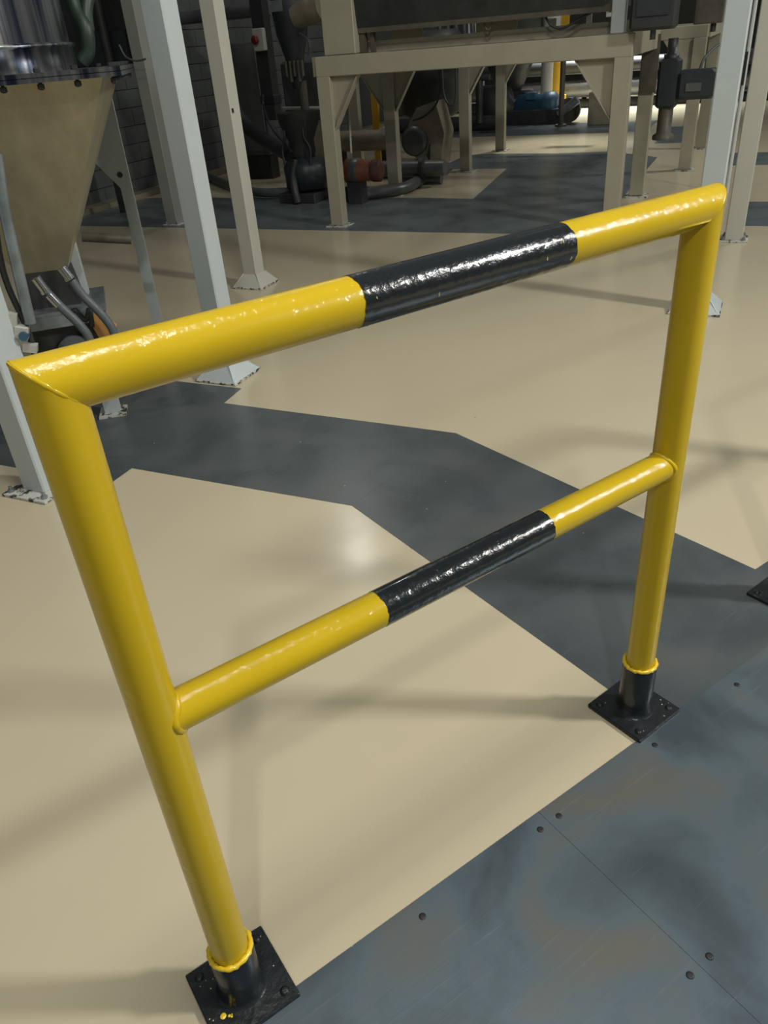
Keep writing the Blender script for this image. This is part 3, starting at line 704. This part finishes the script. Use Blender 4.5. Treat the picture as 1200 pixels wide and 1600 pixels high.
# second bay of machines seen far under the frame
def far_machine(name, label, cat, px, parts):
    t = thing(name, label, cat, px)
    for nm, m, mb in parts: part(t, nm, m, mb)
    return t
a = (-3.812,15.500,0.249)
t = thing('blue_motor', 'blue electric motor on a dark base far under the near frame', 'motor', (a[0], 15.5))
part(t, 'body', 'blue', MB().lathe((a[0], 15.5, a[2]), [(.14, -.45), (.22, -.42), (.22, .05), (.25, .07), (.25, .26), (.17, .32)], 26, True, 'x'))
part(t, 'terminal_box', 'blue', MB().box((a[0] - .15, 15.4, a[2] + .2), (.18, .2, .12), 0, None, .01))
part(t, 'pump_head', 'dark', MB().lathe((a[0] - .8, 15.5, a[2]), [(.2, -.3), (.36, -.26), (.36, .2), (.16, .3), (.16, .4)], 26, True, 'x'))
part(t, 'base', 'dark', MB().box((a[0] - .4, 15.5, .12), (1.7, .6, .24), 0, None, .01))
part(t, 'pulley', 'darkb', MB().lathe((a[0] + .55, 15.3, .2), [(.2, 0), (.2, .1), (.1, .12)], 20, True, 'y'))
part(t, 'drain_pipe', 'galv', MB().tube([(-3.411,15.200,0.139), (-3.087,15.200,0.377)], .07, 14))
a = (-4.499,15.800,0.544)
t = thing('dark_silo', 'dark tapering silo behind the slim middle leg', 'silo', (a[0], 16.0))
part(t, 'shell', 'dark', MB().lathe((a[0] - .1, 16.2, 0), [(.22, .5), (.55, 1.2), (.6, 3.2)], 28))
part(t, 'stand', 'dark', MB().box((a[0] - .1, 16.2, .25), (.8, .6, .5), 0, None, .02))
for px, m, r, lab in ((853, 'panel', .09, 'pale upright pipe far right of the blue motor'), (872, 'yel2', .10, 'ochre upright pipe far under the near frame'), (879, 'darkb', .05, 'thin dark upright pole beside the ochre pipe')):
    pass
a = (-3.959,16.500,0.197); single('pale_upright_pipe', 'panel', MB().tube([(a[0], 16.5, 0), (a[0], 16.5, 3)], .11, 14).tube([(a[0], 16.5, 1.1), (a[0], 16.5, 1.18)], .16, 14), 'pale upright pipe far under the frame right of the blue motor', 'pipe', (a[0], 16.5))
a = (-3.996,17.500,0.283); single('ochre_upright_pipe', 'yel2', MB().tube([(a[0], 17.5, .3), (a[0], 17.5, 3)], .14, 14).tube([(a[0], 17.5, 0), (a[0], 17.5, .3)], .2, 14), 'ochre upright pipe far behind the thin dark pole', 'pipe', (a[0], 17.5))
a = (-3.282,14.800,0.272); single('dark_upright_pole', 'darkb', MB().tube([(a[0], 14.8, 0), (a[0], 14.8, 2.5)], .045, 12).tube([(a[0], 14.8, 0), (a[0], 14.8, .03)], .1, 12), 'thin dark upright pole just right of the ochre pipe', 'pole', (a[0], 14.8))
z0 = (-3.705,18.000,0.324)
t = thing('pipe_rack', 'rack of long dark horizontal pipes far under the near frame', 'rack', (z0[0], 18.2))
for k, (dz, r) in enumerate(((-.28, .12), (.02, .16), (.42, .13))):
    part(t, 'pipe', ('dark', 'pipe', 'dark')[k], MB().tube([(-7.0, 18.2, z0[2] + dz), (3.0, 18.2, z0[2] + dz)], r, 14))
for s_ in (-6.5, -3.6, -1.2, 2.5): part(t, 'stand', 'dark', MB().box((s_, 18.4, 1.0), (.1, .1, 2.0)))
a = (-2.574,12.600,1.664); single('white_duct', 'plug', MB().box((a[0], 12.6, a[2]), (.50, .15, .085), 0, ('Y', .03), .01), 'short white duct high above the near frame beam', 'duct', (a[0], 12.6), z=a[2] - .05)
a = (-2.481,10.800,1.559); single('white_gauge_board', 'plug', MB().box((a[0], 10.8, a[2]), (.07, .03, .19)), 'small white upright board above the near frame beam', 'board', (a[0], 10.8), z=a[2] - .1)
a = (-2.390,10.800,1.553); single('ochre_board', 'yel2', MB().box((a[0], 10.8, a[2]), (.085, .03, .19)), 'small ochre upright board beside the white one', 'board', (a[0], 10.8), z=a[2] - .1)
a = (-1.791,10.400,1.622)
t = thing('switch_box', 'small white switch box with red button left of the white post on the beam', 'switch', (a[0], 10.4), z=a[2] - .1)
part(t, 'housing', 'plug', MB().box((a[0], 10.4, a[2]), (.11, .06, .17), 0, None, .006))
part(t, 'button', 'red', MB().lathe((a[0], 10.36, a[2]), [(.03, .01), (.04, 0), (.03, -.03)], 18, True, 'y'))
a = (-4.567,12.200,1.695); single('pale_blue_panel', 'galv', MB().box((a[0], 12.2, a[2]), (.15, .05, .2)), 'pale blue panel glimpsed above the beam between the dark machines', 'panel', (a[0], 12.2), z=a[2] - .1)
a = (-4.115,12.000,1.627)
t = thing('curtain_of_hoses', 'row of grey hanging hoses above the beam right of the pale blue panel', 'hose', (a[0], 12.0), z=1.2)
for k in range(6): part(t, 'hose', 'pipe', MB().tube(bez([(a[0] - .3 + .12 * k, 12.0, 2.4), (a[0] - .3 + .12 * k, 11.95, 1.7), (a[0] - .28 + .12 * k, 12.0, 1.2)], 4), .035, 10))
# stack of sheets and small bench right of the near frame
a = (-4.874,14.200,0.187)
t = thing('low_pipe_manifold', 'dark manifold with upright valve left of the slim middle leg', 'pipe', (a[0], 14.2))
part(t, 'header', 'dark', MB().tube([(a[0] - 1.3, 14.2, .15), (a[0] + .7, 14.2, .15)], .12, 14))
part(t, 'riser', 'dark', MB().tube([(-4.496,14.000,0.176), (-4.492,14.000,0.816)], .06, 12))
part(t, 'handwheel', 'dark', MB().tube([(-4.536,14.000,0.846), (-4.316,14.000,0.845)], .05, 12))
part(t, 'nozzle', 'chrome', MB().tube([(-5.197,14.000,0.416), (-5.000,14.000,0.350)], .05, 12))
a = (-2.736,15.000,0.135)
single('plinth_block', 'tan', MB().box((a[0] + .12, 15.0, .25), (.42, .4, .5), 0, None, .01), 'brown plinth block behind the right bracket of the near frame', 'block', (a[0], 15.0))
# thin cable on the grey column by the wall
p = [(-5.587,6.600,1.632), (-5.541,6.600,1.538), (-5.434,6.600,1.496), (-5.312,6.600,1.504)]
single('grey_cable', 'rubber', MB().tube(bez(p, 6), .009, 8), 'thin grey cable looped across the dull grey column near the block wall', 'cable', (p[0][0], 6.6), z=1.4)
# dark service machinery behind the hopper hoses
a = (-6.334,7.200,1.825)
t = thing('wall_machine', 'dark machine in shadow behind the hopper near the wall', 'machine', (a[0], 7.2))
part(t, 'body', 'dark', MB().box((a[0] + .1, 7.3, 1.9), (1.2, .5, .85), 0, None, .02))
part(t, 'grey_panel', 'charcoal', MB().box((a[0] + .25, 7.02, 1.62), (.5, .03, .28)))
part(t, 'stand', 'dark', MB().box((a[0] - .35, 7.4, .75), (.1, .1, 1.5)))
part(t, 'pipe', 'dark', MB().tube([(a[0] + .3, 6.95, 1.5), (a[0] + .3, 6.95, 2.3)], .045, 12))
